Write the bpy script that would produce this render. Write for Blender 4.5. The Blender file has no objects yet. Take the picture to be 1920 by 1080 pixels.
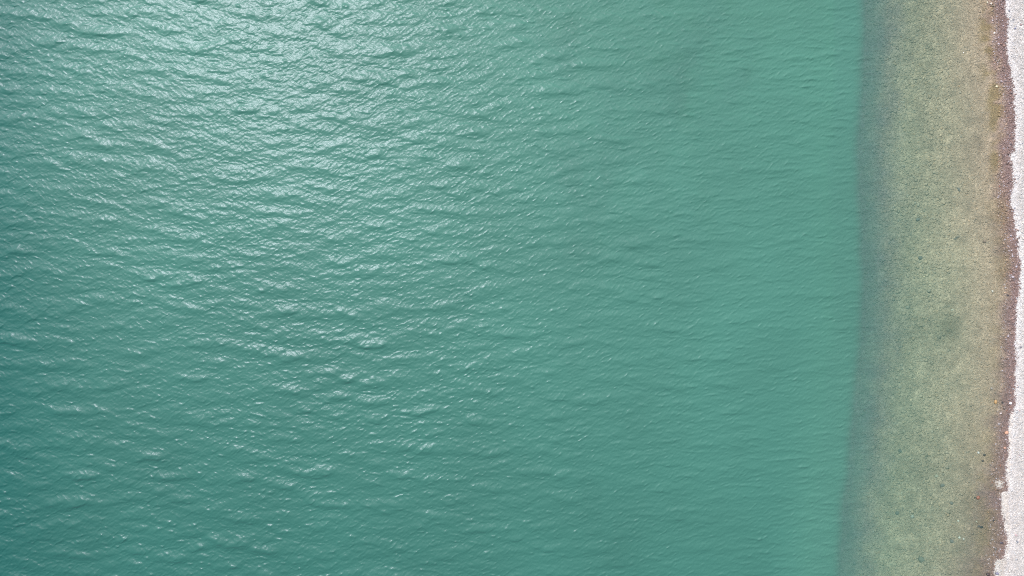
import bpy, bmesh, math, random
import numpy as np

# ------------------------------------------------------------------ camera
S = bpy.context.scene
C = S.collection
H_CAM = 30.0
F_PX = 1297.0                       # focal length in pixels of a 1920-wide frame
PX = H_CAM / F_PX                   # metres per 1920-frame pixel on the water
cam_d = bpy.data.cameras.new("camera")
cam_d.sensor_width = 36.0
cam_d.lens = 36.0 * F_PX / 1920.0
cam_d.clip_start = 0.1
cam_d.clip_end = 3000.0
cam = bpy.data.objects.new("camera", cam_d)
C.objects.link(cam)
cam.location = (0, 0, H_CAM)        # a drone looking straight down, picture top = +Y
S.camera = cam

# ------------------------------------------------------------------ light
SUN_DIR = np.array([-0.2988, 0.448, 0.8425])
SUN_DIR /= np.linalg.norm(SUN_DIR)
el = math.asin(SUN_DIR[2])
w = bpy.data.worlds.new("World")
S.world = w
w.use_nodes = True
wn = w.node_tree
wn.nodes.clear()
sky = wn.nodes.new("ShaderNodeTexSky")
sky.sky_type = 'NISHITA'
sky.sun_disc = False
sky.sun_elevation = el
sky.sun_rotation = math.atan2(SUN_DIR[0], SUN_DIR[1])
bg = wn.nodes.new("ShaderNodeBackground")
bg.inputs['Strength'].default_value = 0.12
wo = wn.nodes.new("ShaderNodeOutputWorld")
wn.links.new(sky.outputs[0], bg.inputs[0])
wn.links.new(bg.outputs[0], wo.inputs[0])
sun_d = bpy.data.lights.new("sun", 'SUN')
sun_d.energy = 4.0
sun_d.angle = math.radians(0.53)
sun_d.color = (0.985, 0.97, 1.09)
sun = bpy.data.objects.new("sun", sun_d)
C.objects.link(sun)
from mathutils import Vector
sun.rotation_euler = Vector(SUN_DIR).to_track_quat('Z', 'Y').to_euler()
S.view_settings.view_transform = 'Standard'
S.view_settings.look = 'None'
S.view_settings.gamma = 1.0
S.view_settings.exposure = 0.7
S.cycles.use_denoising = False
S.cycles.filter_width = 1.1
S.cycles.max_bounces = 4
S.cycles.transparent_max_bounces = 8

rng = np.random.default_rng(11)

# ------------------------------------------------------------------ shared functions of place
def X(px): return (px - 960.0) * PX
def Y(py): return (540.0 - py) * PX

SH = [(-200,1880),(0,1883),(20,1884),(40,1887),(70,1886),(100,1886),(130,1893),(160,1898),(200,1900),(230,1902),(262,1901),
      (282,1900),(291,1891),(315,1896),(340,1900),(362,1899),(368,1892),(395,1897),(425,1903),(450,1906),(480,1910),
      (497,1914),(515,1911),(545,1911),(566,1906),(600,1905),(640,1904),(655,1902),(668,1906),(700,1903),(740,1903),(756,1904),(768,1900),
      (785,1893),(810,1893),(850,1891),(880,1887),(900,1887),(912,1891),(921,1889),(924,1877),(950,1879),(975,1882),
      (1000,1887),(1020,1888),(1030,1886),(1040,1883),(1048,1880),(1050,1867),(1080,1866),(1280,1858)]
_shy = np.array([Y(a) for a, b in SH])[::-1]
_shx = np.array([X(b) for a, b in SH])[::-1]
def shore_x(y): return np.interp(y, _shy, _shx)
DR = [(-200,1630),(0,1626),(150,1620),(300,1616),(450,1620),(640,1621),(720,1612),(800,1603),(880,1597),(960,1588),(1080,1578),(1280,1572)]
_dry = np.array([Y(a) for a, b in DR])[::-1]
_drx = np.array([X(b) for a, b in DR])[::-1]
def drop_x(y): return np.interp(y, _dry, _drx) - 0.56
_ys = np.linspace(-20, 20, 801)
_raw = shore_x(_ys)
_ker = np.exp(-0.5 * (np.arange(-30, 31) / 14.0) ** 2)
_ker /= _ker.sum()
_sm = np.convolve(np.pad(_raw, 30, mode='edge'), _ker, mode='valid')
def water_x(y): return np.interp(y, _ys, _sm) - 0.62

_grids = {}
def vnoise(x, y, scale, seed):
    """smooth value noise in 0..1"""
    if seed not in _grids:
        _grids[seed] = np.random.default_rng(seed).random((256, 256))
    g = _grids[seed]
    u = np.asarray(x) / scale + 1000.3
    v = np.asarray(y) / scale + 1000.7
    i = np.floor(u).astype(int)
    j = np.floor(v).astype(int)
    fu = u - i
    fv = v - j
    fu = fu * fu * (3 - 2 * fu)
    fv = fv * fv * (3 - 2 * fv)
    i0, i1, j0, j1 = i % 256, (i + 1) % 256, j % 256, (j + 1) % 256
    return (g[i0, j0] * (1 - fu) + g[i1, j0] * fu) * (1 - fv) + (g[i0, j1] * (1 - fu) + g[i1, j1] * fu) * fv
def fbm(x, y, scale, seed, n=3):
    t = 0
    a = 0
    for k in range(n):
        t = t + vnoise(x, y, scale / 2 ** k, seed + k) / 2 ** k
        a += 1 / 2 ** k
    return t / a
def sstep(a, b, x):
    t = np.clip((x - a) / (b - a), 0, 1)
    return t * t * (3 - 2 * t)

def gauss(x, y, px, py, sx, sy):
    return np.exp(-0.5 * (((x - X(px)) / (sx * PX)) ** 2 + ((y - Y(py)) / (sy * PX)) ** 2))

def weed(x, y):
    """mounds of dark pondweed standing on the deep silt, 0..1"""
    g = (gauss(x, y, 1100, 930, 45, 30) + gauss(x, y, 1130, 1040, 45, 40) + .7 * gauss(x, y, 1300, 170, 34, 80) + gauss(x, y, 1400, 150, 18, 30)
         + .6 * gauss(x, y, 1090, 330, 70, 80) + .6 * gauss(x, y, 1290, 690, 16, 24) + .6 * gauss(x, y, 1490, 30, 50, 20) + .5 * gauss(x, y, 1340, 320, 20, 70)
         + .6 * gauss(x, y, 870, 560, 70, 50) + .6 * gauss(x, y, 1070, 480, 40, 20) + .8 * gauss(x, y, 470, 960, 60, 70) + .6 * gauss(x, y, 1040, 20, 60, 40))
    band = 0.5 * sstep(X(1500), X(1340), x) * sstep(X(950), X(1100), x)
    return np.clip((g + band) * sstep(0.32, 0.72, fbm(x * 1.6, y, 1.5, 101, 4)), 0, 1)

def depth(x, y, weeds=True):
    """depth of the bed under still water, negative on the beach"""
    wl = water_x(y)
    dx = drop_x(y) + 0.45 * (fbm(x * 0, y, 2.4, 41, 4) - 0.5)
    u = wl - x
    W = wl - dx
    Ws = W - 1.5
    shelf = 0.40 * np.clip(u / Ws, 0, 1) ** 0.8
    mid = 0.22 * np.clip((u - Ws) / 0.7, 0, 1)
    drop = 1.25 * sstep(Ws + 0.95, W + 0.12, u)
    off = np.clip(u - W, 0, None)
    deep = 0.042 * off + 0.05 * np.clip(off - 30.5, 0, 8) ** 2 + (np.clip(12.5 - y, 0, 30) * 0.078 + np.clip(6 - y, 0, 22) * 0.0014 * off) * sstep(-0.5, 3, off)  # bed deepened towards the bottom to darken the water where sun sheen fades
    beach = 0.11 * np.clip(-u, 0, 14) + 0.02 * np.clip(-u - 14, 0, 80)
    d = shelf + mid + drop + np.minimum(deep, 14) - beach
    bumps = 0.05 * (fbm(x, y, 1.1, 51) - 0.5) * sstep(0.2, 2, u) + 0.25 * (fbm(x, y, 5, 57) - 0.5) * sstep(W, W + 3, u)
    d = d + bumps
    lift = 0.36 * weed(x, y) * np.clip(d - 0.9, 0, 3) * sstep(1.0, 3.0, off)
    return d - lift if weeds else d

def bed_colour(x, y, jit=0.0):
    """colour of the ground cover, with shade of the drop-off slope painted in; jit moves each stone's wet line a little"""
    x = np.asarray(x, float); y = np.asarray(y, float)
    n = x.shape
    sx = shore_x(y)
    dx = drop_x(y) + 0.45 * (fbm(x * 0, y, 2.4, 41, 4) - 0.5)
    wl = water_x(y)
    dry = np.array([0.440, 0.400, 0.340])
    fresh = np.array([0.54, 0.50, 0.435])
    wet = np.array([0.195, 0.132, 0.106])
    tan = np.array([0.350, 0.272, 0.178])
    gold = np.array([0.215, 0.160, 0.070])
    silt = np.array([0.375, 0.295, 0.190])
    slope_shade = np.array([0.142, 0.112, 0.132])  # shade of the drop-off slope, put into the bed colour
    deepc = np.array([0.260, 0.300, 0.160])
    u = sx - x + 0.12 * (fbm(x, y, 0.35, 61) - 0.5) + jit
    def mix(a, b, t): return a * (1 - t[..., None]) + b * t[..., None]
    col = np.broadcast_to(dry, n + (3,)).copy()
    col = mix(col, fresh, sstep(-0.42, -0.05, u) * 0.8)
    isl = (gauss(x, y, 1876, 908, 8, 9) > 0.38 + 0.75 * vnoise(x, y, 0.035, 66)) * 1.0      # dry stones inside the wet strip
    wetf = (u > 0.0).astype(float) * (1 - np.clip(isl * 1.3, 0, 1))
    col = mix(col, wet, wetf)
    wstrip = 0.80 + 0.35 * (fbm(y, y * 0, 2.0, 71) - 0.5) + 0.45 * sstep(-Y(800), -Y(960), -y) + 0.25 * gauss(x * 0 + X(0), y, 0, 1030, 50, 60)
    tt = sstep(wstrip * 0.30, wstrip * 1.35, u + 0.5 * (fbm(x, y, 0.5, 73) - 0.5))
    col = mix(col, tan, tt)
    g = 0.25 + 0.75 * sstep(Y(330), Y(180), y)
    g = g * np.exp(-0.5 * ((u - 0.80) / 0.22) ** 2) * sstep(0.30, 0.70, fbm(x, y, 0.5, 81))
    g2 = gauss(x, y, 1850, 960, 22, 90) * 0.6 * sstep(0.35, 0.65, fbm(x, y, 0.5, 84))
    g3 = gauss(x, y, 1868, 300, 6, 12) + gauss(x, y, 1880, 400, 9, 25) * .7 + gauss(x, y, 1885, 490, 9, 22) * .6
    col = mix(col, gold, np.clip(g * 1.25 + g2 * .7 + g3 * .8, 0, .85) * (u > 0.05))
    col = mix(col, silt, sstep(1.3, 3.3, u + 0.9 * (fbm(x, y, 1.3, 91) - 0.5)))
    stain = gauss(x, y, 1785, 612, 20, 30) * 0.6 + gauss(x, y, 1740, 625, 30, 20) * 0.25
    col = mix(col, np.array([0.135, 0.118, 0.07]), np.clip(stain, 0, 1))
    col = col * (1 + (0.36 * (fbm((sx - x) * 5, y, 5.0, 111) - 0.5) + 0.50 * (fbm(x, y, 0.40, 115) - 0.5) * sstep(0.6, 1.8, u))[..., None] * sstep(0.3, 1.0, u)[..., None])
    v = x - dx + 0.9 * (fbm(x, y, 0.55, 95) - 0.5)
    col = mix(col, slope_shade, (1 - sstep(0.5, 3.1, v)) * 0.90)
    col = mix(col, deepc, 1 - sstep(-0.10, 0.10, x - dx + 0.25 * (fbm(x, y, 0.3, 97) - 0.5)))
    wd = np.clip(weed(x, y) * 1.8, 0, 1)
    col = mix(col, np.array([0.03, 0.055, 0.05]), wd)
    return np.clip(col * np.array([0.91, 0.905, 0.885]), 0.01, 0.9), wetf

# ------------------------------------------------------------------ mesh helpers
def mesh_from(name, verts, faces, mat, smooth=True):
    """faces: (n,3) or (n,4) array"""
    me = bpy.data.meshes.new(name)
    nf, k = faces.shape
    me.vertices.add(len(verts))
    me.vertices.foreach_set('co', np.asarray(verts, np.float32).ravel())
    me.loops.add(nf * k)
    me.loops.foreach_set('vertex_index', faces.astype(np.int32).ravel())
    me.polygons.add(nf)
    me.polygons.foreach_set('loop_start', np.arange(0, nf * k, k, dtype=np.int32))
    me.polygons.foreach_set('use_smooth', np.full(nf, smooth))
    me.update(calc_edges=True)
    me.materials.append(mat)
    return me
def add_col(me, name, rgb):
    a = me.color_attributes.new(name, 'FLOAT_COLOR', 'POINT')
    c = np.ones((len(rgb), 4), np.float32)
    c[:, :3] = rgb
    a.data.foreach_set('color', c.ravel())
def add_f(me, name, v):
    a = me.attributes.new(name, 'FLOAT', 'POINT')
    a.data.foreach_set('value', np.asarray(v, np.float32).ravel())
def link(name, me, **props):
    o = bpy.data.objects.new(name, me)
    C.objects.link(o)
    for k, v in props.items():
        o[k] = v
    return o
def grid_faces(ny, nx):
    i = np.arange(ny * nx).reshape(ny, nx)
    return np.stack([i[:-1, :-1], i[:-1, 1:], i[1:, 1:], i[1:, :-1]], -1).reshape(-1, 4)
def grow(start, step, limit, f=1.18):
    out = []
    p = start
    s = step
    while abs(p) < limit:
        s *= f
        p += s
        out.append(p)
    return out

# ------------------------------------------------------------------ materials
def new_mat(name):
    m = bpy.data.materials.new(name)
    m.use_nodes = True
    m.node_tree.nodes.clear()
    return m, m.node_tree.nodes, m.node_tree.links
def N(nodes, t, **kw):
    n = nodes.new(t)
    for k, v in kw.items():
        setattr(n, k, v)
    return n

def stone_material(name, rough=0.75, bump=0.3, var=0.28):
    m, n, l = new_mat(name)
    at = N(n, 'ShaderNodeAttribute', attribute_name='stone_colour')
    tc = N(n, 'ShaderNodeTexCoord')
    nz = N(n, 'ShaderNodeTexNoise')
    nz.inputs['Scale'].default_value = 70
    nz.inputs['Detail'].default_value = 4
    l.new(tc.outputs['Object'], nz.inputs['Vector'])
    mr = N(n, 'ShaderNodeMapRange')
    mr.inputs['To Min'].default_value = 1 - var
    mr.inputs['To Max'].default_value = 1 + var
    l.new(nz.outputs['Fac'], mr.inputs['Value'])
    vm = N(n, 'ShaderNodeVectorMath', operation='SCALE')
    l.new(at.outputs['Color'], vm.inputs[0])
    l.new(mr.outputs[0], vm.inputs['Scale'])
    b = N(n, 'ShaderNodeBsdfPrincipled')
    b.inputs['Roughness'].default_value = rough
    b.inputs['Specular IOR Level'].default_value = 0.3
    l.new(vm.outputs[0], b.inputs['Base Color'])
    bp = N(n, 'ShaderNodeBump')
    bp.inputs['Strength'].default_value = bump
    bp.inputs['Distance'].default_value = 0.004
    l.new(nz.outputs['Fac'], bp.inputs['Height'])
    l.new(bp.outputs[0], b.inputs['Normal'])
    o = N(n, 'ShaderNodeOutputMaterial')
    l.new(b.outputs[0], o.inputs['Surface'])
    return m

def ground_material():
    m, n, l = new_mat('gravel_and_silt')
    at = N(n, 'ShaderNodeAttribute', attribute_name='stone_colour')
    st = N(n, 'ShaderNodeAttribute', attribute_name='stony')
    tc = N(n, 'ShaderNodeTexCoord')
    v = N(n, 'ShaderNodeTexVoronoi')
    v.inputs['Scale'].default_value = 20
    l.new(tc.outputs['Object'], v.inputs['Vector'])
    sep = N(n, 'ShaderNodeSeparateColor')
    l.new(v.outputs['Color'], sep.inputs[0])
    v2 = N(n, 'ShaderNodeTexNoise')
    v2.inputs['Scale'].default_value = 3.5
    v2.inputs['Detail'].default_value = 5
    l.new(tc.outputs['Object'], v2.inputs['Vector'])
    a = N(n, 'ShaderNodeMapRange')
    a.inputs['To Min'].default_value = 0.78
    a.inputs['To Max'].default_value = 1.22
    l.new(sep.outputs[0], a.inputs['Value'])
    b2 = N(n, 'ShaderNodeMapRange')
    b2.inputs['From Min'].default_value = 0.3
    b2.inputs['From Max'].default_value = 0.7
    b2.inputs['To Min'].default_value = 0.8
    b2.inputs['To Max'].default_value = 1.2
    l.new(v2.outputs['Fac'], b2.inputs['Value'])
    mx = N(n, 'ShaderNodeMix', data_type='FLOAT')
    mx.inputs[2].default_value = 1.0
    l.new(st.outputs['Fac'], mx.inputs[0])
    l.new(a.outputs[0], mx.inputs[3])
    mul = N(n, 'ShaderNodeMath', operation='MULTIPLY')
    l.new(mx.outputs[0], mul.inputs[0])
    l.new(b2.outputs[0], mul.inputs[1])
    vm = N(n, 'ShaderNodeVectorMath', operation='SCALE')
    l.new(at.outputs['Color'], vm.inputs[0])
    l.new(mul.outputs[0], vm.inputs['Scale'])
    b = N(n, 'ShaderNodeBsdfPrincipled')
    b.inputs['Roughness'].default_value = 0.9
    b.inputs['Specular IOR Level'].default_value = 0.2
    l.new(vm.outputs[0], b.inputs['Base Color'])
    bp = N(n, 'ShaderNodeBump')
    bp.inputs['Distance'].default_value = 0.008
    bp.invert = True
    l.new(st.outputs['Fac'], bp.inputs['Strength'])
    l.new(v.outputs['Distance'], bp.inputs['Height'])
    l.new(bp.outputs[0], b.inputs['Normal'])
    o = N(n, 'ShaderNodeOutputMaterial')
    l.new(b.outputs[0], o.inputs['Surface'])
    return m

def water_material():
    m, n, l = new_mat('green_lake_water')
    at = N(n, 'ShaderNodeAttribute', attribute_name='water_depth')
    ab = N(n, 'ShaderNodeAttribute', attribute_name='basin_depth')
    tc = N(n, 'ShaderNodeTexCoord')
    def math_(op, a, b=None):
        x = N(n, 'ShaderNodeMath', operation=op)
        for i, s in enumerate((a, b)):
            if s is None: continue
            if isinstance(s, (int, float)): x.inputs[i].default_value = s
            else: l.new(s, x.inputs[i])
        return x.outputs[0]
    # capillary ripples finer than the mesh
    mp = N(n, 'ShaderNodeMapping')
    mp.inputs['Rotation'].default_value = (0, 0, math.radians(-35))
    mp.inputs['Scale'].default_value = (6.5, 15.0, 6.5)
    l.new(tc.outputs['Object'], mp.inputs['Vector'])
    nz = N(n, 'ShaderNodeTexNoise')
    nz.inputs['Scale'].default_value = 1.0
    nz.inputs['Detail'].default_value = 3.0
    nz.inputs['Roughness'].default_value = 0.6
    l.new(mp.outputs[0], nz.inputs['Vector'])
    rp = N(n, 'ShaderNodeAttribute', attribute_name='ripple')
    bp = N(n, 'ShaderNodeBump')
    bp.inputs['Distance'].default_value = 0.022
    l.new(rp.outputs['Fac'], bp.inputs['Strength'])
    l.new(nz.outputs['Fac'], bp.inputs['Height'])
    # clear part: what the bed sends up, coloured by its path through the water
    d = at.outputs['Fac']
    comb = N(n, 'ShaderNodeCombineColor')
    for i, k in enumerate((0.44, 0.09, 0.20)):
        e = math_('EXPONENT', math_('MULTIPLY', d, -k))
        l.new(e, comb.inputs[i])
    tr = N(n, 'ShaderNodeBsdfTransparent')
    l.new(comb.outputs[0], tr.inputs['Color'])
    # suspended silt: scatters sunlight back, more of it the deeper the water
    murk = math_('SUBTRACT', 1.0, math_('EXPONENT', math_('MULTIPLY', d, -0.80)))
    far = math_('SUBTRACT', 1.0, math_('EXPONENT', math_('MULTIPLY', math_('POWER', ab.outputs['Fac'], 2.0), -0.04)))
    # uneven cloudiness
    cl = N(n, 'ShaderNodeTexNoise')
    cl.inputs['Scale'].default_value = 0.16
    cl.inputs['Detail'].default_value = 4
    l.new(tc.outputs['Object'], cl.inputs['Vector'])
    cr = N(n, 'ShaderNodeMapRange')
    cr.inputs['From Min'].default_value = 0.3
    cr.inputs['From Max'].default_value = 0.7
    cr.inputs['To Min'].default_value = 0.93
    cr.inputs['To Max'].default_value = 1.07
    l.new(cl.outputs['Fac'], cr.inputs['Value'])
    mc = N(n, 'ShaderNodeMix', data_type='RGBA')
    mc.inputs[6].default_value = (0.063, 0.173, 0.113, 1)
    mc.inputs[7].default_value = (0.003, 0.060, 0.044, 1)
    l.new(far, mc.inputs[0])
    sc = N(n, 'ShaderNodeVectorMath', operation='SCALE')
    l.new(mc.outputs[2], sc.inputs[0])
    l.new(cr.outputs[0], sc.inputs['Scale'])
    df = N(n, 'ShaderNodeBsdfDiffuse')
    l.new(sc.outputs[0], df.inputs['Color'])
    body = N(n, 'ShaderNodeMixShader')
    l.new(murk, body.inputs[0])
    l.new(tr.outputs[0], body.inputs[1])
    l.new(df.outputs[0], body.inputs[2])
    gl = N(n, 'ShaderNodeBsdfAnisotropic')
    gl.distribution = 'GGX'
    gl.inputs['Roughness'].default_value = 0.275
    gl.inputs['Color'].default_value = (1, 1, 1, 1)
    l.new(bp.outputs[0], gl.inputs['Normal'])
    gl2 = N(n, 'ShaderNodeBsdfAnisotropic')
    gl2.distribution = 'GGX'
    gl2.inputs['Roughness'].default_value = 0.58
    gl2.inputs['Color'].default_value = (1, 1, 1, 1)
    gmix = N(n, 'ShaderNodeMixShader')
    gmix.inputs[0].default_value = 0.60
    l.new(gl.outputs[0], gmix.inputs[1])
    l.new(gl2.outputs[0], gmix.inputs[2])
    fr = N(n, 'ShaderNodeFresnel')
    fr.inputs['IOR'].default_value = 1.333
    l.new(bp.outputs[0], fr.inputs['Normal'])
    mix = N(n, 'ShaderNodeMixShader')
    l.new(fr.outputs[0], mix.inputs[0])
    l.new(body.outputs[0], mix.inputs[1])
    l.new(gmix.outputs[0], mix.inputs[2])
    o = N(n, 'ShaderNodeOutputMaterial')
    l.new(mix.outputs[0], o.inputs['Surface'])
    return m

M_ground = ground_material()
M_dry = stone_material('dry_shingle', 0.85, 0.2, 0.14)
M_wet = stone_material('wet_shingle', 0.42)
M_sub = stone_material('submerged_stone', 0.9, 0.2, 0.12)
M_water = water_material()

# ------------------------------------------------------------------ ground: lake bed, shelf and beach in one sheet
gx = list(np.arange(X(1540), 24.0, 0.06))
gx = [-v for v in grow(26.0, 0.35, 700)][::-1] + list(np.arange(-26.0, X(1540) - 0.1, 0.3)) + gx + grow(24.0, 0.1, 700)
gy = list(np.arange(-15.5, 15.5, 0.07))
gy = [-v for v in grow(15.5, 0.1, 700)][::-1] + gy + grow(15.5, 0.1, 700)
GX, GY = np.meshgrid(np.array(gx), np.array(gy))
GZ = -depth(GX, GY)
gcol, _ = bed_colour(GX.ravel(), GY.ravel())
gme = mesh_from('ground', np.stack([GX.ravel(), GY.ravel(), GZ.ravel()], 1), grid_faces(*GX.shape), M_ground)
add_col(gme, 'stone_colour', gcol)
add_f(gme, 'stony', 0.1 + 0.9 * sstep(-0.1, 0.3, GX.ravel() - drop_x(GY.ravel())))
link('ground', gme, kind='structure')

# ------------------------------------------------------------------ water: one wind-ruffled sheet
DXY = 0.026
NX, NY = 2048, 1280
LX, LY = NX * DXY, NY * DXY
kx = np.fft.fftfreq(NX, DXY) * 2 * math.pi
ky = np.fft.fftfreq(NY, DXY) * 2 * math.pi
KX, KY = np.meshgrid(kx, ky)
K = np.hypot(KX, KY)
K[0, 0] = 1.0
def layer(lmin, lmax, ang, s, slope, seed, power=4.0):
    """wave field with wavelengths lmin..lmax, travelling to ang (degrees); returns its spectrum"""
    r = np.random.default_rng(seed)
    k0, k1 = 2 * math.pi / lmax, 2 * math.pi / lmin
    ca = (KX * math.cos(math.radians(ang)) + KY * math.sin(math.radians(ang))) / K
    P = K ** -power * np.exp(-(k0 / K) ** 4) * np.exp(-(K / k1) ** 4) * np.abs(ca) ** (2 * s)
    F = np.sqrt(P) * np.fft.fft2(r.standard_normal((NY, NX)))
    F[0, 0] = 0
    sx = np.fft.ifft2(1j * KX * F).real
    sy = np.fft.ifft2(1j * KY * F).real
    return F * (slope / math.sqrt((sx ** 2 + sy ** 2).mean()))
F1 = layer(0.42, 1.35, -92, 9.0, 0.068, 3) + layer(0.30, 0.8, -74, 8.0, 0.036, 31) + layer(0.30, 0.8, -110, 8.0, 0.030, 32)
F2 = layer(0.14, 0.36, -93, 4.0, 0.068, 4)
F3 = layer(0.075, 0.22, -58, 6.0, 0.085, 5)      # crests running up to the right
F4 = layer(0.075, 0.20, -122, 5.0, 0.065, 6)     # crests running down to the right
F5 = layer(0.12, 0.45, -87, 14.0, 0.070, 7)     # short level ripples near the shelf
h1, h2, h3, h4, h5 = [np.fft.ifft2(F).real for F in (F1, F2, F3, F4, F5)]
D1x = np.fft.ifft2(-1j * KX / K * (F1 + 0.7 * F2)).real
D1y = np.fft.ifft2(-1j * KY / K * (F1 + 0.7 * F2)).real
ncx = int((22.2 + 24.6) / DXY)
ncy = int(29.2 / DXY)
xs = -24.6 + np.arange(ncx) * DXY
ys = -14.6 + np.arange(ncy) * DXY
xl = np.array([-v for v in grow(24.6, DXY, 650, 1.06)][::-1])
yl = np.array(grow(14.6, DXY, 650, 1.06))
AX = np.concatenate([xl, xs, xs[-1] + np.array([0.2, 0.6])])
AY = np.concatenate([-yl[::-1] , ys, yl])
stepx = np.gradient(AX)
stepy = np.gradient(AY)
def pick(h):
    """periodic bilinear sample of a tile at the (uneven) grid lines"""
    u = (AX + 24.6) / DXY
    v = (AY + 14.6) / DXY
    i = np.floor(u + 1e-6).astype(int); fu = np.clip(u - i, 0, 1)
    j = np.floor(v + 1e-6).astype(int); fv = np.clip(v - j, 0, 1)
    i0, i1, j0, j1 = i % NX, (i + 1) % NX, j % NY, (j + 1) % NY
    a = h[j0][:, i0] * (1 - fu) + h[j0][:, i1] * fu
    b = h[j1][:, i0] * (1 - fu) + h[j1][:, i1] * fu
    return a * (1 - fv)[:, None] + b * fv[:, None]
WX, WY = np.meshgrid(AX, AY)
SP = np.maximum(stepx[None, :], stepy[:, None])
D = np.clip(depth(WX, WY), 0, 30)
BASIN = np.clip(depth(WX, WY, False), 0, 30)
right = sstep(X(850), X(1560), WX)
gust = 0.75 + 0.5 * fbm(WX, WY, 6.0, 121)
calm = sstep(0.0, 1.0, D)                      # waves die out over the shelf
A1 = (1 - 0.52 * right) * (0.12 + 0.88 * calm) * np.exp(-(SP / 0.35) ** 2) * gust
A2 = (1 - 0.25 * right) * (0.35 + 0.65 * calm) * np.exp(-(SP / 0.14) ** 2) * gust
A3 = (0.9 - 0.05 * right) * (0.25 + 0.75 * calm) * np.exp(-(SP / 0.05) ** 2) * (0.5 + fbm(WX, WY, 1.4, 131))
A4 = (1 - 0.85 * right) * (0.15 + 0.85 * calm) * np.exp(-(SP / 0.05) ** 2) * (0.5 + fbm(WX, WY, 1.4, 141))
A5 = right * (0.35 + 0.65 * calm) * np.exp(-(SP / 0.12) ** 2) * (0.4 + 1.2 * fbm(WX, WY, 3.0, 151))
edge = sstep(0.0, 0.25, D)
def crest(h, k):
    """peak the crests and flatten the troughs, as wind waves do"""
    s_ = h.std()
    e = np.exp(k * np.clip(h / s_, -3, 2.8))
    return s_ * (e - e.mean()) / k
h1, h2, h3, h4, h5 = crest(h1, 0.35), crest(h2, 0.60), crest(h3, 0.75), crest(h4, 0.75), crest(h5, 0.55)
h = pick(h1) * A1 + pick(h2) * A2 + pick(h3) * A3 * edge + pick(h4) * A4 * edge + pick(h5) * A5 * edge
h *= 0.15 + 0.85 * edge
CH = 1.15
PXx = WX + CH * A1 * pick(D1x) * edge
PYy = WY + CH * A1 * pick(D1y) * edge - 0.9 * pick(h1) * A1 * edge      # crests lean downwind
wv = np.stack([PXx.ravel(), PYy.ravel(), h.ravel()], 1)
wme = mesh_from('water', wv, grid_faces(*WX.shape), M_water)
add_f(wme, 'water_depth', D)
add_f(wme, 'basin_depth', BASIN)
add_f(wme, 'ripple', np.clip((0.55 - 0.30 * right) * (0.1 + 0.9 * calm) * edge, 0, 1))
link('water', wme, kind='structure')

# ------------------------------------------------------------------ loose stones
bm = bmesh.new()
bmesh.ops.create_icosphere(bm, subdivisions=1, radius=1.0)
ICO_V = np.array([v.co[:] for v in bm.verts])
ICO_F = np.array([[v.index for v in f.verts] for f in bm.faces])
bm.free()

def pebbles(name, xs_, ys_, r, col, mat, fl=(0.40, 0.75), tilt=0.25, **props):
    n = len(xs_)
    nv = len(ICO_V)
    v = ICO_V[None] * (1 + 0.22 * rng.standard_normal((n, nv, 1)).clip(-1.6, 1.6) * 0.6)
    asp = rng.uniform(0.62, 1.0, n)
    flat = rng.uniform(fl[0], fl[1], n)
    v = v * np.stack([np.ones(n), asp, flat], 1)[:, None, :] * r[:, None, None]
    tx = rng.normal(0, tilt, n)
    z = v[..., 2] * np.cos(tx)[:, None] + v[..., 0] * np.sin(tx)[:, None]
    x0 = v[..., 0] * np.cos(tx)[:, None] - v[..., 2] * np.sin(tx)[:, None]
    a = rng.uniform(0, 2 * math.pi, n)
    ca, sa = np.cos(a)[:, None], np.sin(a)[:, None]
    xx = x0 * ca - v[..., 1] * sa + xs_[:, None]
    yy = x0 * sa + v[..., 1] * ca + ys_[:, None]
    zz = z + (-depth(xs_, ys_) + r * flat * rng.uniform(0.15, 0.6, n))[:, None]
    vv = np.stack([xx, yy, zz], -1).reshape(-1, 3)
    ff = (ICO_F[None] + (np.arange(n) * nv)[:, None, None]).reshape(-1, 3)
    me = mesh_from(name, vv, ff, mat)
    add_col(me, 'stone_colour', np.repeat(col, nv, axis=0))
    return link(name, me, **props)

def scatter(x0, x1, per_m2, ylim=14.0):
    n = int((x1 - x0) * 2 * ylim * per_m2)
    return rng.uniform(x0, x1, n), rng.uniform(-ylim, ylim, n)

def tint(col, n, spread, warm):
    """stone-to-stone variety"""
    t = np.exp(rng.normal(0, spread, n))
    c = col * t[:, None]
    hue = rng.normal(0, warm, n)
    c[:, 0] *= 1 + hue
    c[:, 2] *= 1 - hue
    return c

# on the beach and in the wet strip
px_, py_ = scatter(X(1790), 23.6, 1050)
r_ = np.exp(rng.normal(math.log(0.020), 0.38, len(px_))).clip(0.010, 0.07)
c_, wetf = bed_colour(px_, py_, rng.normal(0, 0.045, len(px_)))
u_ = shore_x(py_) - px_
isdry = wetf < 0.5
m = isdry
c = tint(c_[m], m.sum(), 0.06, 0.03)
q = rng.random(m.sum())
c[q < 0.004] = np.array([0.20, 0.19, 0.20])
c[(q > 0.010) & (q < 0.013)] = np.array([0.38, 0.26, 0.22])
c[q > 0.93] *= 1.25
pebbles('dry_gravel', px_[m], py_[m], r_[m], c.clip(0.02, 0.85), M_dry, fl=(0.12, 0.28), tilt=0.12, kind='stuff', label='bleached pale dry gravel along the right edge', category='gravel')
m = ~isdry & (py_ < 99) & (px_ > water_x(py_))
c = tint(c_[m], m.sum(), 0.22, 0.05)
q = rng.random(m.sum())
c[q > 0.93] = c[q > 0.93] * 0.3 + np.array([0.28, 0.25, 0.24])
c[q < 0.004] = np.array([0.22, 0.10, 0.06])
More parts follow.
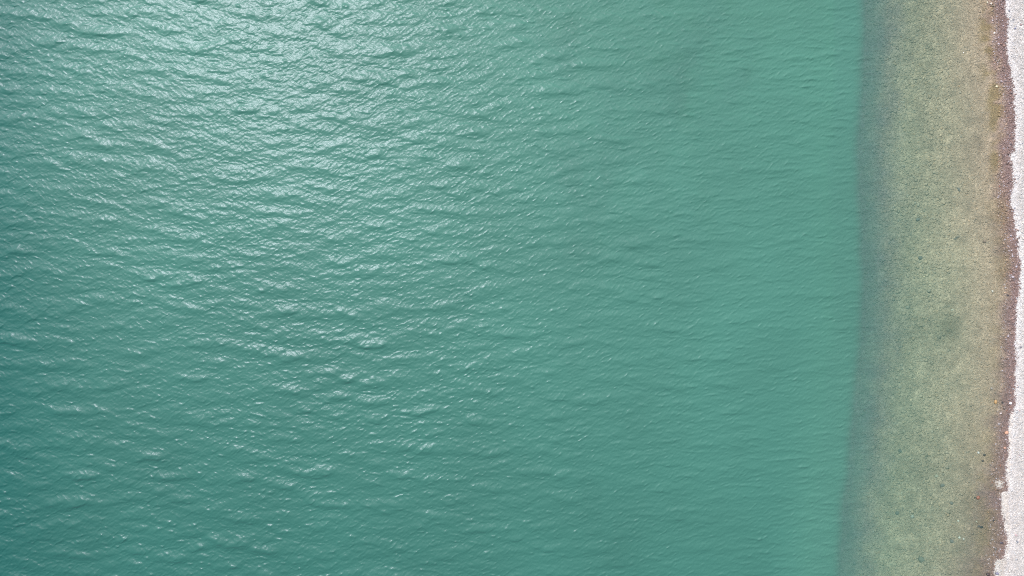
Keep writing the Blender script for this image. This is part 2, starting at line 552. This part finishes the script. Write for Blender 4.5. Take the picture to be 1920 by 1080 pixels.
pebbles('wet_gravel', px_[m], py_[m], r_[m], c.clip(0.015, 0.6), M_wet, kind='stuff', label='dark purplish wet gravel strip at the waterline', category='gravel')
m = ~isdry & (px_ <= water_x(py_))
sx_, sy_ = scatter(X(1560), X(1790), 520)
keep = sx_ > drop_x(sy_) - 0.05
sx_, sy_ = sx_[keep], sy_[keep]
sr_ = np.exp(rng.normal(math.log(0.026), 0.42, len(sx_))).clip(0.014, 0.11)
sc_, _ = bed_colour(sx_, sy_, 0.0)
ax, ay, ar, ac = np.concatenate([px_[m], sx_]), np.concatenate([py_[m], sy_]), np.concatenate([r_[m], sr_]), np.concatenate([c_[m], sc_])
c = tint(ac, len(ax), 0.065, 0.04)
q = rng.random(len(ax))
c[q > 0.975] *= 1.45
c[q < 0.008] *= 0.6
pebbles('submerged_gravel', ax, ay, ar, c.clip(0.015, 0.6), M_sub, fl=(0.06, 0.18), tilt=0.07, kind='stuff', label='algae-dusted gravel under the clear shallow water', category='gravel')

# ------------------------------------------------------------------ stones one can pick out
def stone(px, py, wpx, hpx, ang, rgb, label, submerged=False, cat='stone', seed=0, group=None):
    r = random.Random(seed * 7 + int(px) + int(py) * 3)
    b = bmesh.new()
    bmesh.ops.create_icosphere(b, subdivisions=3, radius=1.0)
    ph = [r.uniform(0, 6.28) for _ in range(9)]
    planes = []
    for _ in range(7):
        t = r.uniform(0, 6.28); p = r.uniform(-0.3, 1.2)
        planes.append((Vector((math.cos(t) * math.cos(p), math.sin(t) * math.cos(p), math.sin(p))), r.uniform(0.72, 0.92)))
    for v in b.verts:
        c = v.co
        k = 1 + 0.10 * math.sin(2.1 * c.x + ph[0]) * math.sin(2.6 * c.y + ph[1]) + 0.06 * math.sin(4.3 * c.z + ph[2] + 3 * c.x) + 0.035 * math.sin(7 * c.y + ph[3]) * math.sin(6 * c.x + ph[4])
        c *= k
        for nrm, off in planes:                       # worn facets
            dd = c.dot(nrm) - off
            if dd > 0:
                c -= nrm * dd * 0.8
    # pixel size is seen from 30 m; give the stone its real size there
    hw, hh = wpx * PX / 2, hpx * PX / 2
    hz = min(hw, hh) * 0.7
    for v in b.verts:
        v.co = Vector((v.co.x * hw, v.co.y * hh, v.co.z * hz))
    ca, sa = math.cos(math.radians(ang)), math.sin(math.radians(ang))
    for v in b.verts:
        v.co = Vector((v.co.x * ca - v.co.y * sa, v.co.x * sa + v.co.y * ca, v.co.z))
    me = bpy.data.meshes.new('stone')
    b.to_mesh(me)
    b.free()
    for p in me.polygons: p.use_smooth = True
    me.materials.append(M_sub if submerged else M_wet)
    if submerged: rgb = [0.5 * v + 0.5 * b_ for v, b_ in zip(rgb, (0.20, 0.175, 0.125))]
    add_col(me, 'stone_colour', np.tile(np.array(rgb), (len(me.vertices), 1)))
    x, y = X(px), Y(py)
    o = bpy.data.objects.new('stone', me)
    C.objects.link(o)
    o.location = (x, y, float(-depth(np.array([x]), np.array([y]))[0]) + hz * 0.55)
    o['label'] = label
    o['category'] = cat
    o['group'] = group or 'larger stones along the shore'
    return o

stone(1869, 754, 5.5, 8, 5, (0.42, 0.24, 0.09), 'bright orange oval stone in the shallows, lower middle of the shoreline')
stone(1895, 756, 5, 4.5, 20, (0.70, 0.66, 0.62), 'round white stone in the wet strip just right of the orange stone')
stone(1878, 775.5, 5, 3.5, 0, (0.50, 0.42, 0.38), 'pale pinkish flat stone just below the orange stone')
stone(1881, 755, 4, 3.5, -30, (0.035, 0.028, 0.025), 'small blackish stone between the orange stone and the white stone')
stone(1862, 729, 4.5, 5, 15, (0.27, 0.23, 0.19), 'pale tan stone in the shallows above the orange stone')
stone(1837.5, 934.5, 7, 7, 10, (0.26, 0.085, 0.045), 'rusty red rounded stone in the golden shallows near the bottom')
stone(1832, 935, 3.5, 3.5, 0, (0.035, 0.030, 0.020), 'tiny dark stone touching the left side of the rusty red stone')
stone(1844, 990, 6, 5, 0, (0.028, 0.026, 0.024), 'black stone in the golden shallows below the rusty red stone')
stone(1839, 989, 5, 4, 20, (0.07, 0.06, 0.055), 'dark grey stone touching the left side of the black stone')
stone(1835, 980, 4, 4, 0, (0.28, 0.25, 0.17), 'small cream stone above the black stone')
stone(1792, 581, 6.5, 3.8, 28, (0.55, 0.52, 0.36), 'pale cream slab lying on the submerged shelf above the brown stain', True)
stone(1801, 443, 8, 4.5, 12, (0.21, 0.17, 0.12), 'flat pinkish grey oval slab under the clear shallows', True)
stone(1798, 446.5, 7, 3, 20, (0.05, 0.06, 0.05), 'dark outline under the lower edge of the flat oval slab', True)  # thin dark body that outlines the slab's lower edge
stone(1849, 452, 6, 7, 0, (0.21, 0.12, 0.075), 'reddish brown stone under the clear shallows, right of the oval slab', True)
stone(1803, 354, 4.5, 9, 30, (0.09, 0.10, 0.10), 'long dark grey stone lying slanted in the upper shallows', True)
stone(1735, 1054, 12, 11, 20, (0.10, 0.105, 0.075), 'large dull green boulder on the shelf near the bottom edge', True)
stone(1790.5, 1018, 8, 7, -40, (0.085, 0.085, 0.085), 'blue grey submerged stone left of the lower wet gravel', True)
stone(1774, 913, 9, 6, 10, (0.07, 0.08, 0.075), 'dark grey submerged stone upper left of the rusty red stone', True)
stone(1790, 946, 7, 6, 0, (0.085, 0.085, 0.075), 'dark submerged stone straight left of the rusty red stone', True)
stone(1696.5, 849, 7, 7, 0, (0.045, 0.06, 0.06), 'dark round stone deep on the outer shelf, lower part', True)
stone(1691, 967, 7, 7, 0, (0.05, 0.06, 0.055), 'dark round stone on the shelf above the green boulder', True)
stone(1734, 483, 8, 7, 0, (0.06, 0.07, 0.065), 'dark stone in the middle of the submerged shelf', True)
stone(1719, 973, 7, 6, 10, (0.42, 0.42, 0.33), 'whitish stone in the middle of the lower shelf', True)
stone(1763, 895.5, 6, 7, -20, (0.42, 0.40, 0.27), 'pale yellowish stone above the dark grey submerged stone', True)
stone(1729, 410, 9, 6, 10, (0.08, 0.09, 0.09), 'dark slab on the upper half of the submerged shelf', True)
stone(1849, 854, 5.5, 4.5, 25, (0.045, 0.035, 0.028), 'dark brown stone in the wet gravel with pale stones to its left')
stone(1846, 865.5, 5, 4, 0, (0.06, 0.045, 0.035), 'dark brown stone just under another dark brown one in the wet gravel')
stone(1838.5, 850, 4, 5, 0, (0.42, 0.42, 0.36), 'pale stone at the left of the dark brown stones')
stone(1869, 162, 4.5, 4, 0, (0.52, 0.46, 0.28), 'cream stone shining in the golden algae band, upper shoreline')
stone(1851.5, 4.5, 3.5, 4, 0, (0.42, 0.38, 0.25), 'cream stone in the golden band at the very top')
stone(1858, 7, 3.5, 4, 0, (0.50, 0.44, 0.34), 'pale stone at the top edge, right of the cream one')
stone(1864, 62, 3.5, 4, 0, (0.55, 0.48, 0.38), 'whitish stone between golden band and purple gravel near the top')
stone(1889.5, 21.5, 3.5, 4, 0, (0.16, 0.16, 0.17), 'small grey stone on the dry gravel near the top edge')
stone(1897, 38.5, 4, 3, 20, (0.17, 0.17, 0.17), 'grey stone on the dry gravel, second from the top')
stone(1910, 48.5, 4, 3.5, 0, (0.30, 0.20, 0.17), 'reddish stone on the dry gravel near the top right corner')
stone(1900, 55, 4.5, 3, 30, (0.14, 0.14, 0.18), 'bluish grey stone on the dry gravel, left of the reddish stone')
stone(1912.5, 651, 3.5, 4, 0, (0.12, 0.10, 0.11), 'single dark stone on the dry gravel right of the wet strip')
stone(1906, 1015, 4.5, 4, -30, (0.17, 0.17, 0.17), 'angular grey stone on the dry gravel near the bottom right')
stone(1904, 1003, 5, 4, -20, (0.38, 0.28, 0.25), 'pinkish stone on the dry gravel above the angular grey stone')
stone(1878.5, 1018, 7, 4.5, 10, (0.055, 0.045, 0.050), 'dark purple stone in the wet gravel near the bottom')
stone(1864.5, 977, 4, 5, 30, (0.025, 0.022, 0.022), 'thin black stone standing in the wet gravel near the bottom')
stone(1854.5, 1078, 7, 7, 0, (0.055, 0.030, 0.025), 'dark maroon stone cut by the bottom edge')
stone(1870, 1075.5, 7, 6, -20, (0.17, 0.16, 0.18), 'violet grey stone at the bottom edge beside the dry gravel')
stone(1887.5, 811.5, 8, 6.5, 0, (0.40, 0.22, 0.13), 'light orange stone on the edge of the dry gravel')
stone(1884.5, 840, 5, 5, 0, (0.36, 0.20, 0.13), 'small orange stone in the wet strip under the light orange one')
stone(1804.5, 1011, 5, 5, 0, (0.42, 0.42, 0.32), 'pale round stone in the shallows next to the blue grey stone')
stone(1812, 1013.5, 4, 5, 0, (0.40, 0.38, 0.30), 'pale stone immediately right of the pale round stone')
stone(1802.5, 979.5, 4, 4, 0, (0.45, 0.45, 0.34), 'solitary small white stone in the shallows left of the black stone')
stone(1890, 554, 3.5, 4, 0, (0.045, 0.035, 0.035), 'dark pebble in the wet strip beside mid-height dry gravel')
stone(1863.5, 546, 4, 5, 10, (0.45, 0.42, 0.33), 'pale stone in brown shallows left of the mid-height wet strip')
